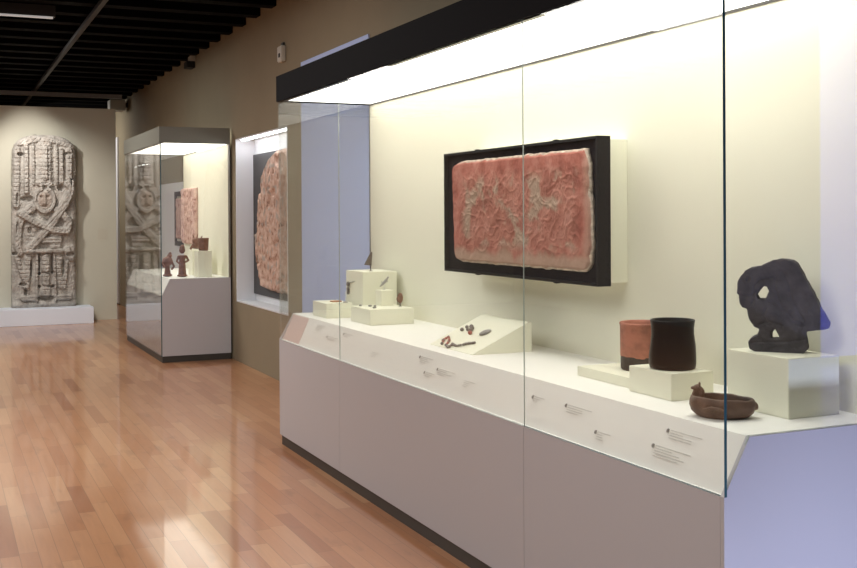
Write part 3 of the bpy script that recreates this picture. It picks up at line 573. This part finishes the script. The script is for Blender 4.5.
# ------------------------------------------------------------------ framed relief further along the wall
fr2 = thing('framed_relief', 'pale pink relief in a dark frame hanging on the wall beyond the smaller case', 'relief', (WX, 14.5, 1.15))
bm = bmesh.new(); lx = fr2.location
for q_ in ((14.02, 14.08, 1.155, 1.86), (14.46, 14.52, 1.155, 1.86), (14.08, 14.46, 1.155, 1.215), (14.08, 14.46, 1.80, 1.86)): bx(bm, WX - .05 - lx.x, WX - .011 - lx.x, q_[0] - lx.y, q_[1] - lx.y, q_[2] - lx.z, q_[3] - lx.z)
me = bpy.data.meshes.new('frame'); bm.to_mesh(me); bm.free(); link('frame', me, M['kick'], fr2)
box('mat_board', M['plastic'], WX - .03, WX - .011, 14.08, 14.46, 1.215, 1.80, fr2)
slab_from('relief_slab', [(1.25, 14.10, 14.43), (1.77, 14.10, 14.43)], WX - .031, .02, M['pale_pink'], lambda y, z: .006 * noise.noise(Vector((y * 20, z * 20, 0))), lambda y, z: 0, 40, 40, 'X', fr2, fr2.location)
# ------------------------------------------------------------------ smaller case contents
sl = slab_from('relief_slab', [(1.20, 13.17, 13.86), (1.24, 13.14, 13.9), (1.86, 13.13, 13.9), (1.885, 13.14, 13.85)], SB - .0205, .055, M['pale_pink'], lambda y, z: .010 * noise.noise(Vector((y * 16, z * 16, 0))) - .01 * (noise.noise(Vector((y * 20, z * 20, 5))) > .35), lambda y, z: 0, 70, 70, 'X')
sl.name = 'stone_relief'; tag(sl, 'pale pink carved stone slab on the back wall of the smaller case', 'relief')
G2 = 'cream display blocks in the smaller case'
block('taller cream block under the small brown cup in the smaller case', 2.57, 2.72, 11.80, 12.0, ZD, 1.165, G2)
block('cream block behind, carrying the spiky clay figure in the smaller case', 2.60, 2.76, 12.22, 12.45, ZD, 1.165, G2)
me = lathe_mesh('clay_cup', [(0, 0), (.045, 0), (.052, .01), (.054, .06), (.058, .12), (.060, .135), (.054, .138), (.050, .12), (.046, .03), (0, .015)], 32)
q_ = link('clay_cup', me, M['fig_clay'], None, True); q_.location = (2.648, 11.885, 1.165); tag(q_, 'small brown clay cup on the taller block in the smaller case', 'cup')
def figurine(label, loc, s, kind):
    bm = bmesh.new()
    if kind == 0:      # squat seated figure with a round vessel body
        ball(bm, (0, 0, .20), (.075, .075, .07)); tube(bm, [(0, 0, .0), (0, 0, .14)], [.05, .03]); ball(bm, (0, 0, .01), (.07, .06, .02)); ball(bm, (.03, 0, .275), (.035, .035, .03)); tube(bm, [(-.05, -.03, .22), (-.085, -.06, .17), (-.05, -.075, .12)], .016); tube(bm, [(.05, -.03, .2), (.08, -.05, .13), (.04, -.07, .09)], .016); tube(bm, [(.02, 0, .29), (.05, 0, .32)], .018)
    elif kind == 1:    # slender standing figure
        ball(bm, (0, 0, .015), (.075, .06, .02)); tube(bm, [(-.025, 0, .02), (-.022, 0, .16)], [.03, .024]); tube(bm, [(.025, 0, .02), (.022, 0, .16)], [.03, .024]); tube(bm, [(0, 0, .14), (0, 0, .22), (0, 0, .29)], [.045, .04, .055]); ball(bm, (0, 0, .36), (.042, .042, .048)); tube(bm, [(0, 0, .39), (.01, 0, .43)], [.04, .02]); tube(bm, [(-.05, 0, .28), (-.075, -.02, .21), (-.03, -.05, .17)], .016); tube(bm, [(.05, 0, .28), (.08, -.02, .22), (.03, -.05, .2)], .016)
    else:              # crouching figure with raised spikes
        ball(bm, (0, 0, .05), (.08, .06, .05)); ball(bm, (-.02, -.02, .12), (.05, .05, .045)); tube(bm, [(-.03, 0, .13), (-.05, 0, .21)], [.015, .008]); tube(bm, [(.0, 0, .13), (.02, 0, .22)], [.015, .006]); tube(bm, [(.03, 0, .10), (.085, 0, .19)], [.016, .007]); tube(bm, [(-.06, -.03, .06), (-.10, -.05, .0)], .018); tube(bm, [(.06, -.03, .06), (.08, -.05, 0)], .018)
    o = remesh('clay_figurine', bm, .006, M['fig_clay'], None, None, 1)
    zmin = min(v.co.z for v in o.data.vertices)
    for v in o.data.vertices: v.co = Vector((v.co.x, v.co.y, v.co.z - zmin)) * s
    o.location = loc; return tag(o, label, 'figurine')
figurine('squat brown clay figurine nearest the glass in the smaller case', (2.30, 12.10, ZD), .80, 0)
figurine('slender tall brown clay figurine standing in the middle of the smaller case', (2.43, 11.95, ZD), .80, 1)
figurine('small spiky brown clay figure in front of the pink slab in the smaller case', (2.67, 12.33, 1.165), .78, 2)
# ------------------------------------------------------------------ tiny relics at the far end of the large case
def mesh_from(name, bm, m, parent=None, smooth=True, loc=None):
    bmesh.ops.recalc_face_normals(bm, faces=bm.faces); me = bpy.data.meshes.new(name); bm.to_mesh(me); bm.free(); o = link(name, me, m, parent, smooth)
    if loc: o.location = loc
    return o
bm = bmesh.new(); bx(bm, -.033, .033, -.028, .028, 0, .008, .002); tag(mesh_from('clay_plaque', bm, M['orange_clay'], None, False, (2.385, 6.80, .977)), 'flat orange clay plaque on the low block at the far end', 'plaque')
o = thing('mounted_ornament', 'thin upright pin with a small flat base beside the orange plaque', 'ornament', (2.425, 6.725, .977))
bm = bmesh.new(); tube(bm, [(0, 0, .004), (0, 0, .075)], .0022); mesh_from('pin', bm, M['pin'], o)
bm = bmesh.new(); tube(bm, [(0, 0, 0), (0, 0, .005)], .018, 20); mesh_from('disc', bm, M['silver_relic'], o)
# dark arrow-like blade on top of the tall cube
o = thing('stone_spearpoint', 'dark triangular stone point on a thin stand on top of the tall cream cube', 'stone point', (2.592, 6.70, 1.178))
bm = bmesh.new(); tube(bm, [(0, 0, 0), (0, 0, .045)], .0035); tube(bm, [(0, 0, 0), (0, 0, .003)], .012, 16); mesh_from('stand', bm, M['dark_metal_relic'], o)
bm = bmesh.new(); h1 = [bm.verts.new((x, -.005, z)) for x, z in ((-.045, .042), (.004, .036), (.010, .125), (0, .122))]; h2 = [bm.verts.new((v.co.x, .005, v.co.z)) for v in h1]
bm.faces.new(h1); bm.faces.new(h2[::-1]); [bm.faces.new((h1[i], h2[i], h2[(i + 1) % 4], h1[(i + 1) % 4])) for i in range(4)]; mesh_from('point', bm, M['dark_metal_relic'], o, False)
# peg pendant on the front face of the tall cube
o = thing('wall_pendant', 'dark pendant pinned to the front face of the tall cream cube', 'pendant', (2.498, 6.83, 1.06))
bm = bmesh.new(); ball(bm, (-.010, .02, .028), (.010, .020, .018)); ball(bm, (-.010, .022, -.006), (.009, .014, .016)); ball(bm, (-.009, .022, -.03), (.009, .012, .012)); remesh('pendant_body', bm, .002, M['dark_metal_relic'], o, None, 1)
bm = bmesh.new(); tube(bm, [(-.006, .02, .035), (-.006, -.05, .045), (-.006, -.10, .055)], [.004, .003, .0015]); mesh_from('pin', bm, M['silver_relic'], o)
# grey animal on the smallest cube
o = thing('animal_ornament', 'slanted grey animal-shaped ornament on the smallest cream cube', 'ornament', (2.575, 6.42, 1.072))
bm = bmesh.new(); tube(bm, [(0, 0, 0), (0, 0, .03)], .002); tube(bm, [(0, 0, 0), (0, 0, .003)], .008, 16); mesh_from('stand', bm, M['pin'], o)
bm = bmesh.new(); tube(bm, [(-.030, 0, .022), (-.010, 0, .040), (.012, 0, .060), (.024, 0, .076)], [.004, .009, .009, .005]); ball(bm, (.025, 0, .078), .007); tube(bm, [(-.008, 0, .04), (-.02, 0, .055)], .004); tube(bm, [(.01, 0, .055), (.024, 0, .052)], .004); remesh('animal', bm, .0015, M['silver_relic'], o, None, 1)
# brown disc on a stand behind the smallest cube
o = thing('disc_ornament', 'round brown ornament on a small stand right of the smallest cream cube', 'ornament', (2.628, 6.29, .976))
bm = bmesh.new(); tube(bm, [(0, 0, 0), (0, 0, .02)], .003); tube(bm, [(0, 0, 0), (0, 0, .003)], .010, 16); mesh_from('stand', bm, M['dark_metal_relic'], o)
bm = bmesh.new(); ball(bm, (0, 0, .052), (.020, .009, .034)); ball(bm, (-.016, -.006, .045), (.012, .008, .018)); remesh('disc', bm, .002, M['fig_clay'], o, lambda c, n_: .0015 * noise.noise(c * 150), 1)
for k, (x, y) in enumerate(((2.41, 6.41), (2.455, 6.36), (2.475, 6.33), (2.43, 6.22))):
    bm = bmesh.new(); ball(bm, (0, 0, .006), (.010 + .004 * (k % 2), .008, .006)); q_ = mesh_from('ear_spool', bm, M['silver_relic'], None, True, (x, y, .976)); tag(q_, ('tiny grey stone piece lying furthest left on the wide low cream block', 'tiny grey stone piece, second from left on the wide low cream block', 'tiny grey stone piece lying nearest the smallest cube on the wide low block', 'tiny grey stone piece lying nearest the corner of the wide low cream block')[k], 'ornament', 'tiny stone pieces on the wide low block')
# ------------------------------------------------------------------ bead jewellery on the wedge
wn_ = Vector((-(1.020 - ZD - .003), 0, 2.60 - 2.305)).normalized(); wp = Vector((2.305, 4.9, ZD + .003))
def wedge(px, py, lift=0): return unpix(px, py, wn_, wp) + wn_ * lift
def cz(x, y): return (420 + x / 7.14, 300 + y / 7.14)
def strand(name, label, pts, n, r, mats_, jitter=.0):
    ws = [wedge(*cz(*p_), r * .9) for p_ in pts]; o = thing(name, label, 'necklace' if n > 6 else 'ornament', ws[0] - wn_ * r)
    seg = [(ws[i + 1] - ws[i]).length for i in range(len(ws) - 1)]; tot = sum(seg)
    for k in range(n):
        s_ = tot * k / max(1, n - 1); i = 0
        while i < len(seg) - 1 and s_ > seg[i]: s_ -= seg[i]; i += 1
        p_ = ws[i].lerp(ws[i + 1], min(1, s_ / seg[i])); rr = r * random.uniform(.75, 1.15)
        bm = bmesh.new(); ball(bm, (0, 0, 0), (rr, rr * random.uniform(.8, 1.3), rr), 2); b_ = mesh_from('bead', bm, mats_(k), o); b_.location = p_ - o.location + Vector((0, random.uniform(-jitter, jitter), 0))
    return o
strand('bead_necklace', 'curved strand of pinkish and grey beads low on the cream wedge', [(160, 318), (172, 290), (205, 270), (214, 298), (190, 330), (205, 345), (235, 322), (262, 335), (300, 330), (345, 318), (395, 312)], 34, .0075, lambda k: M['red_bead'] if k < 15 and k % 3 else M['grey_bead'], .004)
o = strand('bead_cluster', 'dark bead cluster with a red bead high on the cream wedge', [(305, 222), (335, 205), (380, 200), (372, 225), (345, 222)], 6, .0105, lambda k: M['grey_bead'])
bm = bmesh.new(); ball(bm, (0, 0, 0), (.011, .013, .011)); q_ = mesh_from('bead', bm, M['red_bead'], o); q_.location = wedge(*cz(362, 245), .010) - o.location; q_['label'] = 'red bead'
a_, b_ = wedge(*cz(425, 255), .004), wedge(*cz(512, 225), .004); dv = (b_ - a_); 
bm = bmesh.new(); ball(bm, (0, 0, 0), (1, 1, 1), 3); mm = Matrix((dv.normalized(), wn_.cross(dv.normalized()), wn_)).transposed().to_4x4()
for v in bm.verts: v.co = mm @ Vector((v.co.x * dv.length * .5, v.co.y * .024, v.co.z * .009))
tag(mesh_from('oval_ornament', bm, M['silver_relic'], None, True, tuple((a_ + b_) / 2 + wn_ * .003)), 'oval grey shell ornament lying beside the dark bead cluster', 'ornament')
